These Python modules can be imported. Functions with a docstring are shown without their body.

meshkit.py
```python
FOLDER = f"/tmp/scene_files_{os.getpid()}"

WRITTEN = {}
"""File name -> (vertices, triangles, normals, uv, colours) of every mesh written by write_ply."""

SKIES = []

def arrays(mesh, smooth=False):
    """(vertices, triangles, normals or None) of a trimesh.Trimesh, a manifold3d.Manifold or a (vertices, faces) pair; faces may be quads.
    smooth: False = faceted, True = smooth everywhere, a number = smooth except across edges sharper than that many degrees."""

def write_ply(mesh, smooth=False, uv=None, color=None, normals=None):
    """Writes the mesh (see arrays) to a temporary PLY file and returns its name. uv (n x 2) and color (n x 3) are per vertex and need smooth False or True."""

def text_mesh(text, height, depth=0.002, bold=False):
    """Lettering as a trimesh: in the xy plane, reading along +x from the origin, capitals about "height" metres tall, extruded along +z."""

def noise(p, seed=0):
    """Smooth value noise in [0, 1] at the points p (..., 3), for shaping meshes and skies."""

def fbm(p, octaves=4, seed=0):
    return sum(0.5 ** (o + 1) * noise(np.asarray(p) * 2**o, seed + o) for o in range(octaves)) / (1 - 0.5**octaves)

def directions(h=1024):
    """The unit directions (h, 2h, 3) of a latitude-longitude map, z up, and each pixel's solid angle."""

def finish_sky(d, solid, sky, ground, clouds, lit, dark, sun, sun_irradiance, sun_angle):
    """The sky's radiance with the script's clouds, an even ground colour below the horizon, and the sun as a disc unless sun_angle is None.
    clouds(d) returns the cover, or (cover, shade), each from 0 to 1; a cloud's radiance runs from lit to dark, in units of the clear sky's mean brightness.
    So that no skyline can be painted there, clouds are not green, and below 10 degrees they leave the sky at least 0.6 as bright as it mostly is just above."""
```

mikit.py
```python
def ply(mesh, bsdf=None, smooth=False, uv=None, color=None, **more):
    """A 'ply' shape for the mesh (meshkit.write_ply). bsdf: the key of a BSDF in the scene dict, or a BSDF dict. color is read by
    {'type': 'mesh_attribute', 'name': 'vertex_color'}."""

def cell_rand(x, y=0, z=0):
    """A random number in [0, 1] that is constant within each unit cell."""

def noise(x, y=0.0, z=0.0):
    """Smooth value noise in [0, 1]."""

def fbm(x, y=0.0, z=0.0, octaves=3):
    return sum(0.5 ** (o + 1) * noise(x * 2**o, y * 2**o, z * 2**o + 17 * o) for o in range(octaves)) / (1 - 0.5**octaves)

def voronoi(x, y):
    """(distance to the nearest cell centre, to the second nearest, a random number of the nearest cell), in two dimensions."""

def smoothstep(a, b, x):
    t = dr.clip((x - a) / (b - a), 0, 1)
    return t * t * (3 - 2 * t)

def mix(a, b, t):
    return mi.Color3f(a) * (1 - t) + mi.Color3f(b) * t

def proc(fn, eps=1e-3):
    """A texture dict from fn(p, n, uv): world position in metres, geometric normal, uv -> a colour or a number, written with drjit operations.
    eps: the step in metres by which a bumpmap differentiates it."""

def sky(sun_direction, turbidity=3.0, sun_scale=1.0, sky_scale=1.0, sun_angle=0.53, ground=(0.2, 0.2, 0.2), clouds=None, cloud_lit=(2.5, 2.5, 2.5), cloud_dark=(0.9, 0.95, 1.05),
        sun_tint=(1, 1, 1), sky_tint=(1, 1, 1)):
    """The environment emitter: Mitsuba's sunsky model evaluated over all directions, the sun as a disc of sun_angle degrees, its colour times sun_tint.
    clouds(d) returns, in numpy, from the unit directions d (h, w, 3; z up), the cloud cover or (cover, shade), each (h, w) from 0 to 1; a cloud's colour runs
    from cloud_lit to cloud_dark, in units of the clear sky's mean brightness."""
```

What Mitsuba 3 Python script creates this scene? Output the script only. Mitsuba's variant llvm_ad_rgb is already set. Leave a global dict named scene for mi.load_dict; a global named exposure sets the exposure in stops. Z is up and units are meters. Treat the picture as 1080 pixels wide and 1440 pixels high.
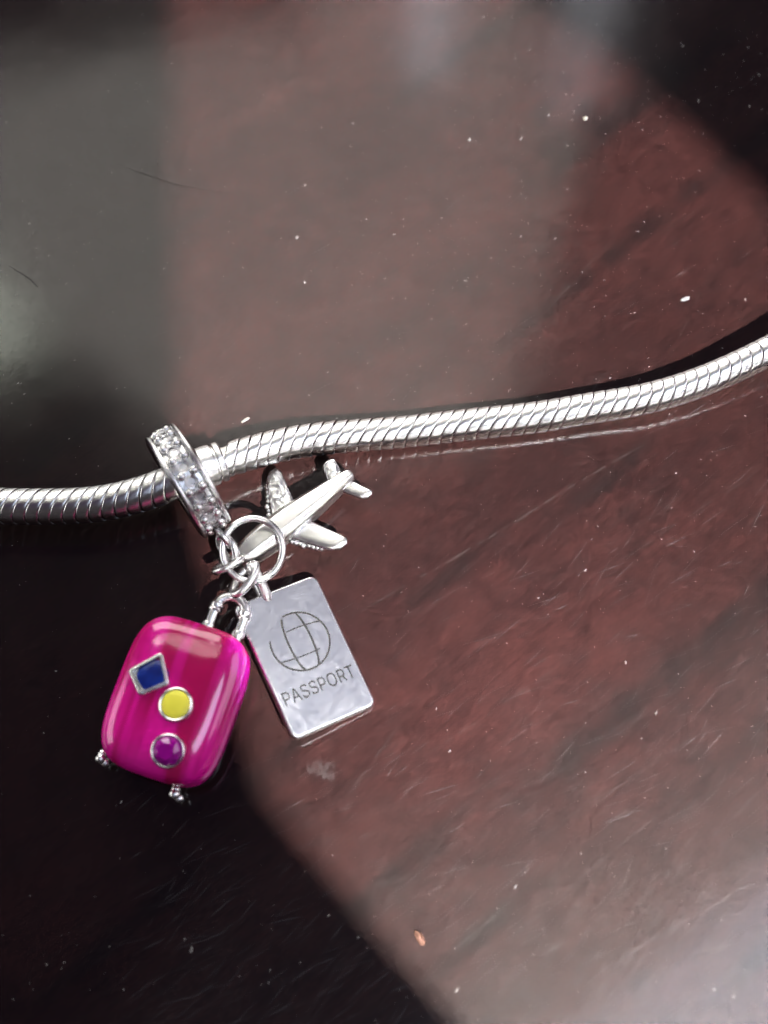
import math
import numpy as np, trimesh, mitsuba as mi, drjit as dr, mikit, meshkit
import manifold3d as m3
import shapely.geometry as sg, shapely.affinity as sa
from shapely.ops import unary_union

MM = 0.001
T = mi.ScalarTransform4f
scene, labels = {}, {}
rng = np.random.default_rng(11)

# ------------------------------------------------------------------ camera, lamps, exposure
exposure = 0.0
tilt, dist = math.radians(18), 100.0
view = np.array([0, math.sin(tilt), -math.cos(tilt)])
eye = -dist * view
scene['camera'] = {'type': 'thinlens', 'fov': 34.0, 'fov_axis': 'x', 'near_clip': 0.004, 'far_clip': 40.0,
                   'aperture_radius': 0.95 * MM, 'focus_distance': 0.1000,
                   'to_world': T().look_at(origin=(eye * MM).tolist(), target=[0, 0, 0], up=[0, 1, 0])}
SUN = np.array([0.45, -0.72, 1.10])
sun_dir = SUN / np.linalg.norm(SUN)
scene['sun_lamp'] = {'type': 'sphere', 'center': (sun_dir * 5.0).tolist(), 'radius': 0.018,
                     'emitter': {'type': 'area', 'radiance': {'type': 'rgb', 'value': [1210000, 1130000, 1030000]}}}
labels['sun_lamp'] = {'kind': 'structure'}
scene['room_light'] = {'type': 'constant', 'radiance': {'type': 'rgb', 'value': [0.042, 0.024, 0.054]}}


def unseen_light_pane(name, center, half_w, half_h, normal, rgb, roll=0):
    n = np.array(normal, float); n /= np.linalg.norm(n)
    c = np.array(center, float)
    scene[name] = {'type': 'rectangle', 'to_world': T().look_at(origin=c.tolist(), target=(c + n).tolist(), up=[0, 0, 1]) @ T().rotate([0, 0, 1], roll) @ T().scale([half_w, half_h, 1]),
                   'bsdf': {'type': 'diffuse', 'reflectance': {'type': 'rgb', 'value': [0.1, 0.1, 0.1]}},
                   'emitter': {'type': 'area', 'radiance': {'type': 'rgb', 'value': list(rgb)}}}
    labels[name] = {'kind': 'structure'}


# unseen glowing panes beyond the table and to each side, a bright one overhead
# out of view, placed to light the silver and give the tabletop its reflections
unseen_light_pane('unseen_light_pane', (-0.27, 1.0, 1.935), 0.34, 0.71, (0, -1, 0), (1.27, 1.18, 1.11), -15)
unseen_light_pane('unseen_light_pane_001', (0.04, 1.03, 1.81), 0.14, 0.70, (0, -1, 0), (1.0, 0.95, 0.91))
unseen_light_pane('unseen_light_pane_008', (0.23, 1.02, 1.80), 0.05, 0.62, (0, -1, 0), (0.55, 0.52, 0.5))
unseen_light_pane('unseen_light_pane_002', (-0.25, 1.0, 0.50), 0.46, 0.34, (0, -1, 0), (5.2, 5.1, 4.9))
unseen_light_pane('unseen_light_pane_003', (-0.76, 0.95, 1.75), 0.15, 0.33, (0.5, -1, 0), (4.6, 5.0, 4.2))
unseen_light_pane('unseen_light_pane_004', (1.2, 0.15, 0.82), 0.60, 0.60, (-1, 0, 0), (2.3, 2.2, 2.4))
unseen_light_pane('unseen_light_pane_005', (-1.3, 0.05, 0.55), 0.45, 0.35, (1, 0, 0), (2.4, 2.4, 2.4))
unseen_light_pane('unseen_light_pane_006', (0.055, 1.01, 1.08), 0.032, 0.20, (0, -1, 0), (3.6, 3.8, 4.2))
unseen_light_pane('unseen_light_pane_007', (0.245, 1.0, 1.14), 0.035, 0.20, (0, -1, 0), (1.6, 1.7, 2.0))
rc, ra = np.array([0.535, -0.25, 1.7]), math.radians(35)  # unseen bright panel overhead, placed for the sheen low on the right
scene['unseen_overhead_pane'] = {'type': 'rectangle', 'to_world': T().translate(rc.tolist()).rotate([0, 0, 1], 35).rotate([1, 0, 0], 180).scale([0.36, 0.22, 1]),
                        'bsdf': {'type': 'diffuse', 'reflectance': {'type': 'rgb', 'value': [0.1, 0.1, 0.1]}},
                        'emitter': {'type': 'area', 'radiance': {'type': 'rgb', 'value': [4.6, 5.4, 6.9]}}}
labels['unseen_overhead_pane'] = {'kind': 'structure'}

# ------------------------------------------------------------------ materials
def rgb(*c):
    return {'type': 'rgb', 'value': list(c)}


def principled(base, rough, **k):
    return {'type': 'twosided', 'bsdf': {'type': 'principled', 'base_color': base if isinstance(base, dict) else rgb(*base), 'roughness': rough, **k}}


def silver(alpha, rough_fn=None, bump=None, eps=4e-5, tint=(0.82, 0.81, 0.785)):
    b = {'type': 'roughconductor', 'material': 'none', 'specular_reflectance': rgb(*tint), 'distribution': 'beckmann',
         'alpha': mikit.proc(rough_fn) if rough_fn else alpha}
    if bump:
        b = {'type': 'bumpmap', 'arbitrary': mikit.proc(bump, eps=eps), 'scale': 1.0, 'bsdf': b}
    return {'type': 'twosided', 'bsdf': b}


def tarnish(p, n, uv):
    return 0.11 + 0.10 * mikit.fbm(p.x * 1800, p.y * 1800, p.z * 1800)


def tag_relief(p, n, uv):
    a = mikit.fbm(p.x * 420, p.y * 420, p.z * 420, octaves=3)
    b = mikit.noise(p.x * 5200 + p.y * 2600, p.y * 2600, 3.0)
    return a * 0.9e-5 + b * 4e-6


def stipple(p, n, uv):
    return mikit.noise(p.x * 3400, p.y * 3400, p.z * 3400) * 1.5e-4


def soft_dent(p, n, uv):
    return mikit.fbm(p.x * 1100, p.y * 1100, p.z * 1100) * 4.5e-5


scene['silver'] = silver(0.24, rough_fn=tarnish)
scene['chain_silver'] = silver(0.26, rough_fn=lambda p, n, uv: 0.12 + 0.05 * mikit.fbm(p.x * 1200, p.y * 1200, p.z * 1200), tint=(0.74, 0.735, 0.715))
scene['tag_silver'] = silver(0.22, rough_fn=lambda p, n, uv: 0.158 + 0.032 * mikit.fbm(p.x * 380, p.y * 380, p.z * 380) + 0.022 * mikit.noise(p.x * 2600 + p.y * 1900, p.y * 5200 - p.x * 3800, 2.0), bump=tag_relief, tint=(0.81, 0.815, 0.835))
scene['plane_silver'] = silver(0.19, bump=soft_dent, tint=(0.72, 0.71, 0.685))
scene['stippled_silver'] = silver(0.17, bump=stipple)
scene['dark_silver'] = principled((0.008, 0.008, 0.0075), 0.7, specular=0.1)
scene['core_silver'] = silver(0.35, tint=(0.65, 0.63, 0.58))
scene['stone_clear'] = {'type': 'dielectric', 'int_ior': 2.0, 'ext_ior': 1.0}


def pink(p, n, uv):
    across, along = (p.x * 0.952 - p.y * 0.306) * 1000, (p.x * 0.306 + p.y * 0.952) * 1000
    a = 0.7 * mikit.noise(across * 0.9, along * 0.12, 2.0) + 0.3 * mikit.noise(across * 3.0, along * 0.3, 5.0)
    return mikit.mix((0.40, 0.001, 0.075), (0.72, 0.006, 0.28), mikit.smoothstep(0.25, 0.75, a))


scene['pink_enamel'] = principled(mikit.proc(pink), 0.12, specular=0.62, clearcoat=0.6, clearcoat_gloss=0.97)
scene['blue_enamel'] = principled(mikit.proc(lambda p, n, uv: mikit.mix((0.002, 0.006, 0.09), (0.008, 0.035, 0.27), mikit.fbm(p.x * 1800, p.y * 1800, 1.0))), 0.22, specular=0.5)
scene['yellow_enamel'] = principled((0.90, 0.82, 0.07), 0.35, specular=0.4)
scene['purple_stone'] = principled((0.27, 0.002, 0.21), 0.06, specular=0.9)
scene['crumb_tan'] = principled((0.05, 0.02, 0.011), 0.8)
scene['crumb_pale'] = principled((0.14, 0.115, 0.09), 0.7)
scene['hair_dark'] = principled((0.01, 0.008, 0.008), 0.4)
scene['dust_white'] = principled((0.15, 0.14, 0.135), 0.7)
scene['scratch_grey'] = principled((0.022, 0.020, 0.022), 0.4, specular=0.5)
scene['sun_blocker_dark'] = principled((0.035, 0.03, 0.035), 0.9)  # for the unseen panels that cut the sunlight

SCRATCHES = [(-4, -9.5, 24, 7.5, 0.05), (2.0, -20.0, 15.5, -11.0, 0.03), (-2.5, -22, 1.5, -16.5, 0.035), (8, -33, 22, -22, 0.035), (14, -35, 33, -25, 0.03), (3, -34.5, 10, -29, 0.03),
             (10, -26, 26, -16, 0.025), (18, -30, 30, -20, 0.03), (-27, -25, -23.5, -21.5, 0.02), (17, -5, 31, 4, 0.025), (12, 16, 20, 25, 0.02), (22, 10, 28, 22, 0.02)]


def scratch(p):
    x, y = p.x * 1000, p.y * 1000
    s = mi.Float(0)
    wob = (mikit.noise(x * 0.5, y * 0.5, 7.0) - 0.5) * 0.25
    for x0, y0, x1, y1, w in SCRATCHES:
        dx, dy = x1 - x0, y1 - y0
        l = math.hypot(dx, dy)
        u = ((x - x0) * dx + (y - y0) * dy) / l
        v = dr.abs((x - x0) * dy / l - (y - y0) * dx / l + wob)
        fade = mikit.smoothstep(0, 0.2 * l, u) * (1 - mikit.smoothstep(0.75 * l, l, u))
        s = dr.maximum(s, (1 - mikit.smoothstep(w * 0.5, w * 2.2, v)) * fade * mikit.smoothstep(0.25, 0.6, mikit.noise(u * 1.7, v, x0)))
    return s


def wear(p):
    """the varnish is rubbed dull towards the near right edge of the table"""
    x, y = p.x * 1000, p.y * 1000
    return mikit.smoothstep(15, 39, 0.55 * x - 0.85 * y + 9 * (mikit.fbm(x * 0.08, y * 0.08, 9.0) - 0.5))


def hairlines(p):
    """thin short rubbed marks, in a few directions, worn in patches"""
    x, y = p.x * 1000, p.y * 1000
    out = mi.Float(0)
    for ang, ku, kv, seed in ((0.60, 0.20, 11.0, 1.0), (0.88, 0.28, 14.0, 2.0), (0.30, 0.24, 12.0, 3.0)):
        u, v = x * math.cos(ang) + y * math.sin(ang), -x * math.sin(ang) + y * math.cos(ang)
        out += mikit.smoothstep(0.66, 0.97, mikit.noise(u * ku, v * kv, seed)) * mikit.smoothstep(0.35, 0.7, mikit.noise(x * 0.06, y * 0.06, 20 + seed))
    return out * (0.25 + 0.75 * wear(p))


def wood(p, n, uv):
    x, y = p.x * 1000, p.y * 1000
    u, v = 0.76 * x + 0.65 * y, -0.65 * x + 0.76 * y
    big = mikit.fbm(u * 0.022, v * 0.16, 5.0, octaves=4)
    mott = mikit.fbm(u * 0.55, v * 0.75, 8.0, octaves=5)
    streak = mikit.smoothstep(0.62, 0.92, 0.75 * mikit.noise(u * 0.06, v * 0.42, 11.0) + 0.25 * mikit.fbm(x * 0.5, y * 0.5, 3.0))
    fine = mikit.fbm(u * 1.8, v * 4.5, 3.0)
    c = mikit.mix((0.0042, 0.00145, 0.0015), (0.0082, 0.0026, 0.0025), mikit.smoothstep(0.25, 0.75, 0.60 * big + 0.40 * mott))
    c = mikit.mix(c, (0.0016, 0.0010, 0.0011), 0.75 * streak)
    pore = mikit.smoothstep(0.62, 0.80, mikit.noise(u * 0.55, v * 6.5, 14.0))
    c = c * (1 - 0.20 * pore) * (0.68 + 0.64 * fine) * (0.8 + 0.4 * mikit.noise(u * 4.0, v * 12.0, 6.0))
    c = c * (1 + 0.85 * dr.exp(-(dr.square((x - 8) / 17) + dr.square((y + 13) / 15))))   # sunlit brightening right of centre, painted into the wood colour
    c = mikit.mix(c, (0.014, 0.011, 0.011), dr.clip(0.30 * scratch(p) + 0.06 * hairlines(p), 0, 1))
    d = dr.sqrt(dr.square((x + 4.7) / 1.1) + dr.square((y + 20.3) / 1.0)) + 1.6 * (mikit.fbm(x * 1.6, y * 1.6, 2.0, octaves=4) - 0.5)
    return mikit.mix(c, (0.02, 0.017, 0.018), 0.7 * (1 - mikit.smoothstep(0.35, 1.1, d)) * mikit.smoothstep(0.35, 0.65, mikit.fbm(x * 4.0, y * 4.0, 6.0)))


def wood_rough(p, n, uv):
    x, y = p.x * 1000, p.y * 1000
    return dr.clip(0.11 + 0.08 * (mikit.fbm(x * 0.12, y * 0.12, 1.0) - 0.5) + 0.10 * scratch(p) + 0.05 * hairlines(p), 0.08, 0.6)


def wood_bump(p, n, uv):
    x, y = p.x * 1000, p.y * 1000
    return (mikit.fbm(x * 0.3, y * 0.3, 2.0) * 0.7e-5 + hairlines(p) * 0.8e-6 + mikit.noise(x * 5, y * 5, 1.0) * 0.7e-6 + scratch(p) * 2e-6)


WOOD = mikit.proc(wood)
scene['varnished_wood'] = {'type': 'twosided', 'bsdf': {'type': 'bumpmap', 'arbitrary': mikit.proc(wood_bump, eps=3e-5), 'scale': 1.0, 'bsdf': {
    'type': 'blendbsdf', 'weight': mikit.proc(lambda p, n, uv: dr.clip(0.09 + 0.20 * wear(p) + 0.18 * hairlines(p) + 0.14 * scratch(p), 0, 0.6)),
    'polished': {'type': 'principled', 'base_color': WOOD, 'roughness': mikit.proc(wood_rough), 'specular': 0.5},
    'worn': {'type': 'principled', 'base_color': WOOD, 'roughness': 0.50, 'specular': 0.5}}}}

# ------------------------------------------------------------------ helpers (all shapes in millimetres)
def number(key):
    if key not in scene and not any(k.startswith(key + '__') for k in scene):
        return key
    i = 1
    while f'{key}_{i:03d}' in scene or any(k.startswith(f'{key}_{i:03d}__') for k in scene):
        i += 1
    return f'{key}_{i:03d}'


def put(name, mesh, bsdf, parent=None, smooth=35, xf=None):
    key = number(f'{parent}__{name}' if parent else name)
    if hasattr(mesh, 'to_mesh'):
        m = mesh.to_mesh(); mesh = trimesh.Trimesh(m.vert_properties[:, :3], m.tri_verts, process=False)
    mesh = mesh.copy()
    if xf is not None:
        mesh.apply_transform(xf)
    mesh.apply_scale(MM)
    scene[key] = mikit.ply(mesh, bsdf, smooth=smooth)
    return key


def frame(o, x, y=None, z=None):
    """4x4 with the given origin and (orthogonalised) axes x then z"""
    x = np.array(x, float); x /= np.linalg.norm(x)
    z = np.array(z if z is not None else (0, 0, 1), float)
    z = z - x * (z @ x); z /= np.linalg.norm(z)
    m = np.eye(4); m[:3, 0], m[:3, 1], m[:3, 2], m[:3, 3] = x, np.cross(z, x), z, o
    return m


def spline(pts, n, closed=False):
    from scipy.interpolate import CubicSpline
    pts = np.array(pts, float)
    if closed:
        pts = np.vstack([pts, pts[:1]])
    s = np.r_[0, np.cumsum(np.linalg.norm(np.diff(pts, axis=0), axis=1))]
    cs = CubicSpline(s, pts, bc_type='periodic' if closed else 'natural')
    u = np.linspace(0, s[-1], 4000)
    q = cs(u); l = np.r_[0, np.cumsum(np.linalg.norm(np.diff(q, axis=0), axis=1))]
    t = np.linspace(0, l[-1], n + 1)[: n if closed else n + 1]
    return np.stack([np.interp(t, l, q[:, k]) for k in range(3)], 1), l[-1]


def tube(pts, r, closed=False, n=120, k=20, cap=True):
    """a round wire along a smooth curve; r is a number or a function of 0..1"""
    c, _ = spline(pts, n, closed)
    m = len(c)
    t = np.roll(c, -1, 0) - np.roll(c, 1, 0)
    if not closed:
        t[0], t[-1] = c[1] - c[0], c[-1] - c[-2]
    t /= np.linalg.norm(t, axis=1, keepdims=True)
    a = np.cross(t[0], [0.3, 0.2, 0.93]); a /= np.linalg.norm(a)
    A = []
    for i in range(m):
        a = a - t[i] * (a @ t[i]); a /= np.linalg.norm(a); A.append(a)
    A = np.array(A); B = np.cross(t, A)
    if closed:                                            # spread the closing twist
        a_end = A[-1] - t[0] * (A[-1] @ t[0])
        w = math.atan2(np.dot(np.cross(a_end, A[0]), t[0]), np.dot(a_end, A[0]))
        ph = np.linspace(0, w, m)[:, None]
        A, B = A * np.cos(ph) + B * np.sin(ph), B * np.cos(ph) - A * np.sin(ph)
    rr = np.array([r(i / (m - 1)) if callable(r) else r for i in range(m)])
    th = np.linspace(0, 2 * np.pi, k, endpoint=False)
    v = c[:, None] + rr[:, None, None] * (np.cos(th)[None, :, None] * A[:, None] + np.sin(th)[None, :, None] * B[:, None])
    v = v.reshape(-1, 3)
    f = []
    for i in range(m if closed else m - 1):
        i2 = (i + 1) % m
        for j in range(k):
            j2 = (j + 1) % k
            f += [[i * k + j, i * k + j2, i2 * k + j2], [i * k + j, i2 * k + j2, i2 * k + j]]
    if not closed and cap:
        v = np.vstack([v, c[0], c[-1]])
        for j in range(k):
            f += [[len(v) - 2, (j + 1) % k, j], [len(v) - 1, (m - 1) * k + j, (m - 1) * k + (j + 1) % k]]
    out = trimesh.Trimesh(v, f, process=False)
    if out.volume < 0:
        out.invert()
    return out


def lathe(profile, k=64):
    """profile: (radius, height) round the x axis; closed ring when first == last"""
    p = np.array(profile, float)
    th = np.linspace(0, 2 * np.pi, k, endpoint=False)
    v = np.stack([np.repeat(p[:, 1][:, None], k, 1), p[:, :1] * np.cos(th), p[:, :1] * np.sin(th)], -1).reshape(-1, 3)
    f = []
    for i in range(len(p) - 1):
        for j in range(k):
            j2 = (j + 1) % k
            a, b, c, d = i * k + j, i * k + j2, (i + 1) * k + j2, (i + 1) * k + j
            f += [[a, b, c], [a, c, d]]
    m = trimesh.Trimesh(v, f, process=False); m.merge_vertices(); m.update_faces(m.nondegenerate_faces())
    m.fix_normals()
    return m


def loft(sections):
    k = len(sections[0]); v = np.vstack(sections); f = []
    for i in range(len(sections) - 1):
        for j in range(k):
            j2 = (j + 1) % k
            f += [[i * k + j, i * k + j2, (i + 1) * k + j2], [i * k + j, (i + 1) * k + j2, (i + 1) * k + j]]
    v = np.vstack([v, sections[0].mean(0), sections[-1].mean(0)])
    for j in range(k):
        j2 = (j + 1) % k
        f += [[len(v) - 2, j2, j], [len(v) - 1, (len(sections) - 1) * k + j, (len(sections) - 1) * k + j2]]
    m = trimesh.Trimesh(v, f, process=False)
    m.fix_normals()
    return m


def ball(c, r, sub=2, squash=1.0):
    m = trimesh.creation.icosphere(sub, r); m.apply_scale([1, 1, squash]); m.apply_translation(c)
    return m


def cross(poly):
    return m3.CrossSection([np.array(poly.exterior.coords)[:-1]], m3.FillRule.EvenOdd)


def rounded_plate(poly, z0, z1, e, steps=5):
    """an upright plate with rolled edges of radius e: offset outlines stacked up"""
    levels = []
    for i in range(steps + 1):
        a = math.pi / 2 * i / steps
        levels.append((e * (1 - math.sin(a)), z0 + e * (1 - math.cos(a))))
    prof = levels + [(d, z1 - (z - z0)) for d, z in reversed(levels)]
    hull = [cross(poly).offset(-d, m3.JoinType.Round, 2.0, 48) for d, z in prof]
    ms = []
    for i in range(len(prof) - 1):
        a = hull[i].extrude(1e-3).translate((0, 0, prof[i][1] - (5e-4)))
        b = hull[i + 1].extrude(1e-3).translate((0, 0, prof[i + 1][1] - 5e-4))
        ms.append(m3.Manifold.batch_hull([a, b]))
    return m3.Manifold.batch_boolean(ms, m3.OpType.Add)


def round_rect(w, h, r, res=10):
    return sg.box(-w / 2 + r, -h / 2 + r, w / 2 - r, h / 2 - r).buffer(r, quad_segs=res)


# ------------------------------------------------------------------ the setting: table, unseen sun blockers
top = sg.box(-380, -190, 420, 620)
put('tabletop', cross(top).extrude(25).translate((0, 0, -25)), 'varnished_wood', smooth=False)
labels['tabletop'] = {'kind': 'structure'}


def to_blocker_plane(q, y):  # carries a shadow edge point towards the sun, onto the blocker plane
    k = (y - q[1]) / SUN[1]
    return q[0] + k * SUN[0], k * SUN[2]


def unseen_sun_blocker(outline, y):
    """an unseen upright panel at y, shaped to end the strip of sun"""
    pg = sg.Polygon(outline)
    m = trimesh.creation.extrude_polygon(pg, 3.0, engine='earcut')
    m.apply_transform(np.array([[1, 0, 0, 0], [0, 0, -1, y], [0, 1, 0, 0], [0, 0, 0, 1]], float))
    k = put('unseen_sun_blocker', m, 'sun_blocker_dark', smooth=False)
    labels[k] = {'kind': 'structure'}


left_edge = [to_blocker_plane(q, -215) for q in [(-24, 190), (-17.6, 49), (-16.6, 25), (-15.3, 4), (-11.2, -9.5), (-8.6, -20), (-0.8, -28.9), (7.6, -38), (29, -62)]]  # out of view; outline worked back from the shadow edge on the table
unseen_sun_blocker(left_edge + [(left_edge[-1][0] + 30, -120), (-500, -120), (-500, left_edge[0][1])], -215)
right_edge = [to_blocker_plane(q, -222) for q in [(-54, 130), (9.6, 49.6), (20.2, 39.6), (30.4, 28), (68, -17), (108, -66)]]
unseen_sun_blocker(right_edge + [(right_edge[-1][0] + 60, -120), (800, -120), (800, right_edge[0][1])], -222)

# ------------------------------------------------------------------ the bracelet
BR = 'bracelet'
path = [(-70, 9.0, 2.0), (-60, 4.6, 2.2), (-50, 1.6, 2.6), (-42, 0.2, 3.1), (-36.0, -0.2, 3.2), (-32.9, -0.35, 3.2), (-29.66, -0.48, 3.0), (-26.1, -0.5, 2.95), (-22.53, -0.34, 3.0), (-19.25, 0.32, 3.1), (-17.09, 1.12, 3.15), (-15.31, 2.0, 3.15),
        (-13.32, 2.94, 3.0), (-10.9, 3.92, 2.6), (-7.89, 4.95, 2.1), (-4.54, 5.65, 1.7), (1.14, 6.28, 1.36), (6.85, 6.96, 1.34), (12.58, 7.63, 1.36), (16.59, 8.3, 1.48),
        (20.58, 8.93, 1.75), (26.3, 10.66, 2.15), (30.32, 12.45, 2.55), (34.39, 14.6, 3.0), (38, 16.8, 3.3), (46, 22.0, 2.8), (54, 28.5, 2.2), (62, 36.5, 1.7)]
pitch = 0.95


def link_mesh():
    k, rows = 60, 17
    th = np.linspace(0, 2 * np.pi, k, endpoint=False)
    v = []
    half = pitch * 0.507
    for i in range(rows):
        s = -1 + 2 * i / (rows - 1)
        prof = (1 - abs(s) ** 4) ** (1 / 2.2)
        r = 1.0 - 0.05 * (1 - prof) + 0.022 * s
        x = s * half + 0.06 * np.sin(2 * th)
        v.append(np.stack([x, r * np.cos(th), r * np.sin(th)], 1))
    m = loft(v)
    return m


LM = link_mesh()
c, L = spline(path, 3000)
arc = np.r_[0, np.cumsum(np.linalg.norm(np.diff(c, axis=0), axis=1))]
n_links = int(L / pitch)
ring_arc = arc[np.argmin(np.linalg.norm(c - np.array([-15.2, 2.05, 3.15]), axis=1))]
link_ply = {}
for i in range(n_links):
    s = (i + 0.5) * pitch
    at = np.array([np.interp(s, arc, c[:, k]) for k in range(3)])
    tg = np.array([np.interp(s + 0.3, arc, c[:, k]) - np.interp(s - 0.3, arc, c[:, k]) for k in range(3)])
    if 1.0 < s - ring_arc < 2.9:
        continue                                          # the screw collar sits here
    x = at[0]
    R = np.interp(x, [-30, -15, 0, 15, 32], [1.43, 1.38, 1.31, 1.29, 1.24])
    twist = np.interp(x, [-30, -12, 4, 16, 30], [-8, -4, 4, 24, 44]) + rng.normal(0, 2.0)
    lean = np.interp(x, [-30, -12, 4, 16, 30], [0.60, 0.66, 0.80, 0.66, 0.50])
    m = frame(at, tg)
    # the lean of the links: highest where cos(th) = 1; turn it to the far side
    a = math.radians(twist)
    rot = np.eye(4); rot[1:3, 1:3] = [[math.cos(a), -math.sin(a)], [math.sin(a), math.cos(a)]]
    sc = np.diag([1, R, R, 1.0])
    sc[0, 1] = lean                                      # each link sits askew on the chain
    if not link_ply:
        mm = LM.copy(); mm.apply_scale(MM); link_ply = mikit.ply(mm, 'chain_silver', smooth=40)
    W = m @ rot @ sc; W = W.copy(); W[:3, 3] *= MM
    key = f'{BR}__link' if i == 0 else f'{BR}__link_{i:03d}'
    scene[key] = {**link_ply, 'to_world': T(W)}
put('core', tube(c[::60], 1.08, n=240), 'core_silver', BR)
labels[BR] = {'label': 'silver snake chain bracelet of slanted ring links lying across the dark table', 'category': 'bracelet'}
# screw collar beside the pave bead
cs = ring_arc + 1.95
ca = np.array([np.interp(cs, arc, c[:, k]) for k in range(3)])
ct = np.array([np.interp(cs + 0.4, arc, c[:, k]) - np.interp(cs - 0.4, arc, c[:, k]) for k in range(3)])
cf = frame(ca, ct)
cp = [(1.0, -1.0), (1.5, -1.0), (1.62, -0.9), (1.66, -0.75), (1.66, 0.05), (1.6, 0.18), (1.42, 0.24), (1.42, 0.36), (1.58, 0.42), (1.62, 0.52), (1.62, 0.78), (1.54, 0.9), (1.0, 0.92)]
put('screw_collar', lathe(cp + cp[:1]), 'silver', BR, smooth=30, xf=cf)

# ------------------------------------------------------------------ pave bead that hangs round the chain
PB = 'pave_bead'
pc, pax = np.array([-15.0, 1.1, 4.35]), np.array([0.845, 0.535, 0.0])
pf = frame(pc, pax)
body = [(2.7, -1.18), (3.1, -1.3), (4.1, -1.3), (4.38, -1.22), (4.44, -1.08), (4.40, -0.92), (4.22, -0.84), (4.02, -0.82), (4.02, 0.82), (4.22, 0.84), (4.40, 0.92), (4.44, 1.08), (4.38, 1.22), (4.1, 1.3), (3.1, 1.3), (2.7, 1.18)]
put('band', lathe(body + body[:1], 96), 'silver', PB, smooth=32, xf=pf)


def stone(r, h=0.55, k=8):
    """a round cut stone: table, crown facets, girdle"""
    pts = []
    for rr, z, off in ((0.55, h, 0), (0.86, h * 0.62, 0.5), (1.0, h * 0.15, 0), (1.0, 0, 0), (0.3, -h * 0.6, 0)):
        a = (np.arange(k) + off) * 2 * np.pi / k
        pts.append(np.stack([rr * r * np.cos(a), rr * r * np.sin(a), np.full(k, z * r)], 1))
    return trimesh.convex.convex_hull(np.vstack(pts))


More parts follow.
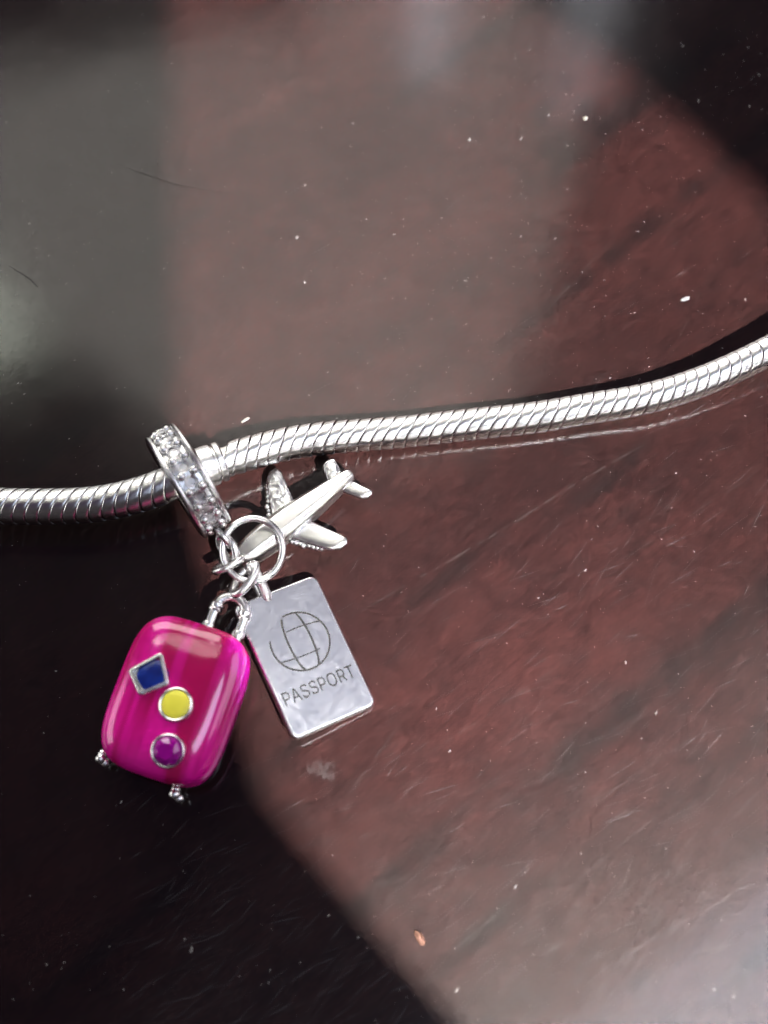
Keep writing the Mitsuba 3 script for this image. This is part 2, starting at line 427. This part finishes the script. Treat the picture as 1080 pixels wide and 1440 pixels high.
ns = 20
for i in range(ns):
    a = 2 * np.pi * (i + 0.3) / ns
    rad = np.array([0, math.cos(a), math.sin(a)])
    f = np.eye(4); f[:3, 2] = rad; f[:3, 0] = [1, 0, 0]; f[:3, 1] = np.cross(rad, [1, 0, 0]); f[:3, 3] = rad * 4.16
    spin = trimesh.transformations.rotation_matrix(rng.uniform(0, 6), [0, 0, 1]) @ trimesh.transformations.rotation_matrix(rng.normal(0, 0.10), [1, 0, 0])
    put('stone', stone(0.56, 0.62), 'stone_clear', PB, smooth=False, xf=pf @ f @ spin)
    a2 = a + np.pi / ns
    r2 = np.array([0, math.cos(a2), math.sin(a2)])
    for sx in (-0.52, 0.52):
        put('prong', ball(r2 * 4.22 + np.array([sx * rng.uniform(0.9, 1.1), 0, 0]), 0.33, 2), 'silver', PB, smooth=True, xf=pf)
low = pc + np.array([2.5, -3.95, -0.7])
put('loop', tube([low + np.array(q) for q in [(-0.3, 0.25, 0.2), (0.1, -0.15, 0.55), (0.6, -0.75, 0.35), (0.75, -0.95, -0.2), (0.35, -0.5, -0.6), (-0.2, 0.1, -0.4)]], 0.24, True, 60, 14), 'silver', PB, smooth=True)
labels[PB] = {'label': 'round silver bead set with clear sparkling stones between two rims, threaded on the chain', 'category': 'bead'}

# ------------------------------------------------------------------ rings and small links
def oval(name, c, long_dir, side_dir, a, b, r, label, n=72):
    l = np.array(long_dir, float); l /= np.linalg.norm(l)
    s = np.array(side_dir, float); s -= l * (s @ l); s /= np.linalg.norm(s)
    pts = [np.array(c) + a * math.cos(t) * l + b * math.sin(t) * s for t in np.linspace(0, 2 * np.pi, 16, endpoint=False)]
    k = put(name, tube(pts, r, True, n, 16), 'silver', smooth=True)
    labels[k] = {'label': label, 'category': 'ring' if 'ring' in name else 'chain link'}


oval('chain_link', (-11.95, -3.85, 3.15), (0.62, -0.95, -0.1), (0.75, 0.5, 1.0), 1.05, 0.66, 0.29, 'small silver oval link hanging directly below the stone set bead')
oval('chain_link', (-11.85, -5.15, 2.85), (0.95, 0.42, 0.15), (-0.1, -0.6, 0.8), 1.1, 0.66, 0.29, 'small silver link lying level, left of the big jump ring')
oval('jump_ring', (-9.98, -4.15, 3.5), (1, 0, 0.0), (0, 1, 0.14), 2.28, 2.42, 0.27, 'large thin round silver jump ring around the nose of the airplane charm')
oval('chain_link', (-10.55, -6.35, 3.05), (0.66, 0.98, 0.1), (0.9, -0.5, 0.9), 1.35, 0.76, 0.33, 'small silver link joining the suitcase handle to the jump ring')

# ------------------------------------------------------------------ suitcase charm
SC = 'suitcase_charm'
sr = np.array([0.952, -0.306, 0.03]); su = np.array([0.306, 0.952, 0.03])
sf = frame((-15.13, -15.5, 0.25), sr, z=np.cross(sr, su))


def superloft(a, b, h, e, npow, z0, k=120, rows=26, wall=0.0):
    ph = np.linspace(0, 2 * np.pi, k, endpoint=False)
    cx = np.sign(np.cos(ph)) * np.abs(np.cos(ph)) ** (2 / npow); cy = np.sign(np.sin(ph)) * np.abs(np.sin(ph)) ** (2 / npow)
    secs = []
    if wall:
        secs.append(np.stack([a * cx, b * cy, np.full(k, z0 - wall)], 1))
    for i in range(rows):
        t = math.pi / 2 * i / (rows - 0.4)
        s, z = math.cos(t) ** e, math.sin(t) ** e
        secs.append(np.stack([a * s * cx, b * s * cy, np.full(k, z0 + h * z)], 1))
    return loft(secs)


put('back_shell', rounded_plate(round_rect(7.8, 11.2, 2.3), 0.35, 2.75, 0.8), 'silver', SC, smooth=40, xf=sf)
put('front_enamel', superloft(4.48, 5.85, 2.75, 0.53, 3.9, 2.6, wall=0.75), 'pink_enamel', SC, smooth=True, xf=sf)
labels[f'{SC}__front_enamel'] = {'label': 'glossy magenta enamel front, cushioned'}


def front_z(x, y):
    e, npow = 0.53, 3.9
    rr = ((abs(x) / 4.48) ** npow + (abs(y) / 5.85) ** npow) ** (1 / npow)
    return 2.6 + 2.75 * (1 - rr ** (2 / e)) ** (e / 2)


def local(p):
    return (np.linalg.inv(sf) @ np.r_[p, 1])[:2]


def on_front(x, y, turn=0.0, lift=0.0):
    d = 0.05
    n = np.array([-(front_z(x + d, y) - front_z(x - d, y)) / (2 * d), -(front_z(x, y + d) - front_z(x, y - d)) / (2 * d), 1.0])
    n /= np.linalg.norm(n)
    return sf @ frame((x, y, front_z(x, y) + lift), (math.cos(turn), math.sin(turn), 0), z=n)


bx, by = -1.65, 0.98
bf = on_front(bx, by, math.radians(47))
dia = sg.Polygon([(-1.5, -0.95), (0.8, -1.25), (1.4, 1.2), (-1.4, 1.2)]).buffer(-0.3).buffer(0.3, quad_segs=6)
inner = dia.buffer(-0.27)
FR = put('square_setting', rounded_plate(dia, -0.35, 0.42, 0.16) - cross(inner).extrude(2).translate((0, 0, 0.0)), 'silver', SC, smooth=35, xf=bf)
put('inlay', superloft(1.10, 0.94, 0.12, 0.7, 3.0, 0.16, 48, 10, wall=0.3), 'blue_enamel', FR, smooth=True, xf=bf)
labels[FR + '__inlay'] = {'label': 'deep blue enamel inlay'}
RS = [(0.62, -0.6), (1.25, -0.6), (1.25, 0.20), (1.21, 0.32), (1.13, 0.37), (1.05, 0.32), (1.02, 0.2), (1.02, 0.0), (0.62, 0.0)]
lay = np.array([[0, 0, 1, 0], [0, 1, 0, 0], [-1, 0, 0, 0], [0, 0, 0, 1.0]]); lay[:3, :3] = np.array([[0, 1, 0], [0, 0, 1], [1, 0, 0]])
yf = on_front(0.70, -0.50, 0)
YS = put('round_setting', lathe(RS + RS[:1], 56), 'silver', SC, smooth=35, xf=yf @ lay)
put('inlay', superloft(1.06, 1.06, 0.22, 0.8, 2.0, 0.14, 48, 12, wall=0.3), 'yellow_enamel', YS, smooth=True, xf=yf)
labels[YS + '__inlay'] = {'label': 'round yellow enamel dot'}
vf = on_front(1.28, -3.70, 0)
VS = put('round_setting', lathe(RS + RS[:1], 56), 'silver', SC, smooth=35, xf=vf @ lay)
put('gem', stone(1.08, 0.62, 9), 'purple_stone', VS, smooth=False, xf=vf @ np.array([[1, 0, 0, 0], [0, 1, 0, 0], [0, 0, 1, 0.1], [0, 0, 0, 1.0]]))
labels[VS + '__gem'] = {'label': 'faceted purple stone in a silver bezel'}
# handle
hp = [(0.1, 5.3), (0.2, 7.0), (0.33, 8.0), (0.9, 8.6), (1.75, 8.6), (2.43, 8.05), (2.57, 7.0), (2.55, 5.3)]
HD = put('handle', tube([(x, y, 2.15) for x, y in hp], lambda t: 0.40, n=90, k=18), 'silver', SC, smooth=True, xf=sf)
for (x, y), (dx, dy) in (((0.25, 7.6), (0.10, 1)), ((2.53, 7.6), (-0.12, 1))):
    cfm = sf @ frame((x, y, 2.15), (dx, dy, 0))
    pr = [(0.2, -0.36), (0.50, -0.36), (0.54, -0.22), (0.47, -0.08), (0.52, 0.06), (0.52, 0.26), (0.42, 0.36), (0.2, 0.36)]
    put('collar', lathe(pr + pr[:1], 32), 'silver', HD, smooth=35, xf=cfm)
for x in (0.12, 2.55):
    cfm = sf @ frame((x, 6.1, 2.15), (0, 1, 0))
    pr = [(0.2, -0.3), (0.52, -0.3), (0.55, 0.0), (0.47, 0.22), (0.2, 0.26)]
    put('foot', lathe(pr + pr[:1], 32), 'silver', HD, smooth=35, xf=cfm)
for x, y in ((-4.1, -5.6), (2.0, -6.35)):
    w = trimesh.util.concatenate([ball((x, y, 1.75), 0.42, 3), ball((x + 0.38, y - 0.18, 1.55), 0.36, 3), ball((x - 0.05, y + 0.35, 1.7), 0.34, 2)])
    put('wheel', w, 'silver', SC, smooth=True, xf=sf)
labels[SC] = {'label': 'magenta enamel suitcase charm with silver handle and wheels, below the stone set bead', 'category': 'charm'}

# ------------------------------------------------------------------ passport charm
PP = 'passport_charm'
pr_ = np.array([0.90, 0.432, 0.0]); pu = np.array([-0.432, 0.90, 0.0])
axr = pr_ - np.array([0, 0, 0.235]); axr /= np.linalg.norm(axr)
axu = pu + np.array([0, 0, 0.02])
tf = frame((-6.05, -11.95, 1.45), axr, z=np.cross(axr, axu))
tw, tl, th_ = 6.95, 11.2, 0.95
slab = rounded_plate(round_rect(tw, tl, 0.62, 8), -th_ / 2, th_ / 2, 0.24, 5)
gz = th_ / 2


def stroke(pts, w):
    return sg.LineString(pts).buffer(w / 2, quad_segs=4)


gc, gr = (0.1, 1.10), 2.28
ts = np.linspace(0, 2 * np.pi, 64)
marks = [stroke([(gc[0] + gr * math.cos(t), gc[1] + gr * math.sin(t)) for t in np.linspace(math.radians(-200), math.radians(100), 70)], 0.13)]
for sgn in (-1, 1):
    marks.append(stroke([(gc[0] + sgn * (0.20 + 0.20 * math.cos(t)) * gr, gc[1] + gr * 0.96 * math.sin(t)) for t in np.linspace(-1.3, 1.2, 40)], 0.15))
for yy, x0, x1 in ((-0.45, -0.86, 0.5), (0.42, -0.3, 0.88)):
    marks.append(stroke([(gc[0] + gr * x, gc[1] + gr * (yy + 0.09 * (x * x - 0.5) * np.sign(yy) * -1)) for x in np.linspace(x0, x1, 20)], 0.09))
lines = unary_union(marks)


def to_cross(g):
    polys = [g] if g.geom_type == 'Polygon' else list(g.geoms)
    out = []
    for p in polys:
        out.append(np.array(p.exterior.coords)[:-1]); out += [np.array(r.coords)[:-1] for r in p.interiors]
    return m3.CrossSection(out, m3.FillRule.EvenOdd)


# lettering: one word cut into the cover
tm = meshkit.text_mesh('PASSPORT', 1.0, 1.0)
bb = tm.bounds; word_w = bb[1, 0] - bb[0, 0]
sxt = 5.85 / word_w
tm.apply_translation([-bb[0, 0] - word_w / 2, -bb[0, 1], 0])
tm.apply_scale([sxt, 1.02, 1])
letters = m3.Manifold(m3.Mesh(np.array(tm.vertices, np.float32), np.array(tm.faces, np.uint32)))
if letters.is_empty():
    tm.merge_vertices(); letters = m3.Manifold(m3.Mesh(np.array(tm.vertices, np.float32), np.array(tm.faces, np.uint32)))
print('letters', letters.num_tri(), letters.status())
letters = letters.translate((0.0, -3.05, gz - 0.16))
cuts = to_cross(lines).extrude(1.0).translate((0, 0, gz - 0.14))
cover = slab - cuts - letters
put('cover', cover, 'tag_silver', PP, smooth=32, xf=tf)
put('globe_lines', to_cross(lines.buffer(-0.004)).extrude(0.05).translate((0, 0, gz - 0.138)), 'dark_silver', PP, smooth=False, xf=tf)
put('lettering', letters.translate((0, 0, 0.02)) ^ m3.Manifold.cube((8, 4, 0.04), True).translate((0, -2.6, gz - 0.125)), 'dark_silver', PP, smooth=False, xf=tf)
labels[f'{PP}__lettering'] = {'label': 'the word PASSPORT cut into the cover'}
labels[f'{PP}__globe_lines'] = {'label': 'thin dark engraved globe outline'}
put('bail', tube([(-0.75, 4.9, -0.05), (-0.78, 5.6, 0.5), (-0.95, 6.6, 1.15), (-1.15, 7.45, 1.5), (-1.2, 7.75, 1.1), (-1.15, 7.2, 0.55), (-0.95, 6.0, -0.1), (-0.8, 5.1, -0.4)], 0.43, n=90, k=18), 'silver', PP, smooth=True, xf=tf)
labels[PP] = {'label': 'rectangular silver passport charm engraved with a globe, leaning against the suitcase charm', 'category': 'charm'}

# ------------------------------------------------------------------ airplane charm
AP = 'airplane_charm'
af_ = np.array([0.787, 0.617, 0.0])                       # nose to tail
an = np.array([-0.617, 0.787, 0.0])                       # towards the chain
alen = 11.2
fr = frame((-11.25, -4.5, 1.95), af_ + np.array([0, 0, 0.015]), z=(-0.07, 0.13, 1))


def section(s, w, h, zc=0.0):
    """flat top, narrow bevels, straight sides, all edges a little rounded"""
    pg = sg.Polygon([(-w, -h * 0.8), (-w, h * 0.45), (-w * 0.62, h), (w * 0.55, h), (w, h * 0.40), (w, -h * 0.8), (w * 0.6, -h), (-w * 0.6, -h)])
    e = min(w, h) * 0.34
    ring = pg.buffer(-e).buffer(e, quad_segs=5).exterior
    ring = sg.LineString(ring.coords)
    start = ring.project(sg.Point(w * 2, 0))
    q = np.array([ring.interpolate((start + t * ring.length) % ring.length).coords[0] for t in np.linspace(0, 1, 72, endpoint=False)])
    return np.stack([np.full(72, s), q[:, 0], q[:, 1] + zc], 1)


prof = [(0.0, 0.40, 0.34), (0.08, 0.56, 0.50), (0.3, 0.72, 0.68), (0.8, 0.86, 0.82), (1.6, 0.96, 0.92), (3.0, 1.06, 0.98), (5.0, 1.06, 0.96), (7.0, 0.90, 0.86), (9.0, 0.70, 0.70), (10.4, 0.56, 0.58), (10.9, 0.48, 0.50), (11.1, 0.34, 0.36), (11.2, 0.12, 0.12)]
fus = loft([section(s, w * 1.12, h * 1.10, 0.02 * s) for s, w, h in prof])
put('fuselage', fus, 'plane_silver', AP, smooth=28, xf=fr)


def wing(root, tip, cr, ct, t0, t1, z0, z1, n=12):
    secs = []
    for i in range(n + 1):
        u = i / n
        s = root[0] + (tip[0] - root[0]) * u; y = root[1] + (tip[1] - root[1]) * u
        ch = cr + (ct - cr) * u; t = t0 + (t1 - t0) * u
        if u > 0.8:                                       # round the tip
            g = math.sqrt(max(0.02, 1 - ((u - 0.8) / 0.2) ** 2)); ch *= 0.35 + 0.65 * g; t *= 0.25 + 0.75 * g
        a = np.linspace(0, 2 * np.pi, 28, endpoint=False)
        x = s + ch / 2 * np.sign(np.cos(a)) * np.abs(np.cos(a)) ** 0.8
        z = z0 + (z1 - z0) * u + t / 2 * np.sign(np.sin(a)) * np.abs(np.sin(a)) ** 0.7
        secs.append(np.stack([x, np.full(28, y), z], 1))
    return loft(secs)


WU = put('wing', wing((5.0, 0.7), (6.5, 4.55), 2.3, 1.35, 0.62, 0.5, -0.25, -0.15), 'stippled_silver', AP, smooth=50, xf=fr)
labels[WU] = {'label': 'wing nearest the chain, roughened by tiny stones'}
WL = put('wing', wing((5.1, -0.7), (7.0, -4.35), 2.25, 1.6, 0.72, 0.55, -0.35, -0.1), 'plane_silver', AP, smooth=50, xf=fr)
for k, (w, (r0, r1), sg_) in enumerate(((WU, ((3.85, 1.3), (5.4, 3.7)), 1), (WL, ((4.15, -1.35), (5.6, -3.3)), -1))):
    for i, u in enumerate(np.linspace(0, 1, 8)):
        gap = 0.0 if i not in (3,) else 0.12
        p = np.array([r0[0] + (r1[0] - r0[0]) * u - gap, r0[1] + (r1[1] - r0[1]) * u, -0.42])
        put('bead', ball(p, 0.20 + 0.06 * math.sin(i * 1.7) ** 2, 2), 'silver', w, smooth=True, xf=fr)
put('tail_wing', wing((9.85, 0.35), (10.35, 2.2), 1.4, 1.15, 0.55, 0.45, 0.15, 0.2), 'stippled_silver', AP, smooth=50, xf=fr)
put('tail_wing', wing((10.1, -0.3), (11.05, -2.4), 1.3, 1.1, 0.55, 0.5, 0.05, 0.1), 'plane_silver', AP, smooth=50, xf=fr)
put('fin', wing((10.1, 0.0), (10.7, 1.5), 1.1, 0.7, 0.4, 0.35, 0, 0), 'plane_silver', AP, smooth=50, xf=fr @ trimesh.transformations.rotation_matrix(-math.pi / 2, [1, 0, 0]))
labels[AP] = {'label': 'silver airplane charm with swept wings, nose in the jump ring and tail by the chain', 'category': 'charm'}

# ------------------------------------------------------------------ crumbs, hairs, dust
def crumb(name, at, size, bsdf, label, seed, turn):
    r = np.random.default_rng(seed)
    m = trimesh.creation.icosphere(3, 1.0)
    v = m.vertices; m.vertices = v * (0.75 + 0.5 * meshkit.fbm(v * 1.7 + 5 * seed, 3)[:, None])
    m.apply_scale(size); m.apply_transform(trimesh.transformations.rotation_matrix(turn, [0, 0, 1]))
    m.apply_translation([at[0], at[1], -m.bounds[0, 2] - 0.02])
    k = put(name, m, bsdf, smooth=True)
    labels[k] = {'label': label, 'category': 'crumb'}


crumb('crumb', (2.55, -32.1), (0.62, 0.26, 0.18), 'crumb_tan', 'orange brown elongated crumb on the table beside the shadow edge, low in the picture', 3, -1.0)
crumb('crumb', (17.85, 36.6), (0.24, 0.19, 0.15), 'crumb_pale', 'pale tan speck of crumb on the table near the top', 5, 0.4)
crumb('crumb', (-11.3, 7.85), (0.40, 0.13, 0.10), 'crumb_pale', 'thin pale flake on the table just above the chain', 7, 0.6)
hk = put('hair', tube([(-31.9, 22.0, 0.06), (-31.0, 21.4, 0.10), (-30.1, 20.8, 0.12), (-29.2, 19.9, 0.06)], 0.032, n=40, k=8), 'hair_dark', smooth=True)
labels[hk] = {'label': 'short dark hair on the table at the far left', 'category': 'hair'}
hk = put('hair', tube([(-23.2, 31.9, 0.05), (-21.0, 31.0, 0.09), (-19.2, 30.3, 0.12), (-16.5, 29.6, 0.1), (-13.4, 29.1, 0.05)], 0.02, n=60, k=8), 'hair_dark', smooth=True)
labels[hk] = {'label': 'long fine dark hair curving on the table, upper left', 'category': 'hair'}

flakes = []
base = trimesh.creation.icosphere(0, 1.0)
for i in range(5600):
    x, y = rng.uniform(-37, 37), rng.uniform(-42, 54)
    dens = 0.30 + 0.70 * np.clip((x + 8) / 14, 0, 1) * np.clip((y - 4) / 10, 0.25, 1)
    dens *= np.clip(2.6 * meshkit.fbm(np.array([x * 0.16, y * 0.16, 3.0]), 3) - 0.6, 0.30, 1)
    if rng.uniform() > dens:
        continue
    s = 0.021 * math.exp(rng.normal(0, 0.52))
    m = base.copy()
    m.vertices = m.vertices * (1 + 0.35 * rng.normal(size=(len(m.vertices), 1)))
    m.apply_scale([s * rng.uniform(1, 2.4), s, s * 0.7])
    m.apply_transform(trimesh.transformations.rotation_matrix(0.9 + rng.normal(0, 0.5), [0, 0, 1]))
    m.apply_translation([x, y, s * 0.5])
    flakes.append(m)
put('dust', trimesh.util.concatenate(flakes), 'dust_white', smooth=False)
labels['dust'] = {'label': 'fine pale dust specks scattered over the tabletop', 'category': 'dust', 'kind': 'stuff'}

# fine scratches in the varnish, thickest where the table is most rubbed: flat marks a few thousandths of a millimetre proud
sv, sfc = [], []
made = 0
while made < 1150:
    x, y = rng.uniform(-20, 38), rng.uniform(-42, 30)
    w = np.clip((0.55 * x - 0.85 * y - 2) / 30, 0.03, 1)
    keep = rng.uniform()
    ang = 0.60 + rng.normal(0, 0.20); ln = rng.uniform(0.8, 3.6); bend = rng.normal(0, 0.10); wd = 0.009 + 0.016 * rng.uniform() ** 3
    if keep > w:
        continue
    made += 1
    i0 = len(sv)
    px_, py_, a = x, y, ang
    for k in range(7):
        half = wd * math.sin(math.pi * (k + 0.25) / 6.5)
        nx, ny = -math.sin(a), math.cos(a)
        sv += [[px_ + nx * half, py_ + ny * half, 0.006], [px_ - nx * half, py_ - ny * half, 0.006]]
        px_ += math.cos(a) * ln / 6; py_ += math.sin(a) * ln / 6; a += bend / 6
    for k in range(6):
        j = i0 + 2 * k
        sfc += [[j, j + 1, j + 3], [j, j + 3, j + 2]]
put('scratches', trimesh.Trimesh(sv, sfc, process=False), 'scratch_grey', smooth=False)
labels['scratches'] = {'label': 'many fine pale scratches in the varnish, thickest low on the right', 'category': 'scratches', 'kind': 'stuff'}
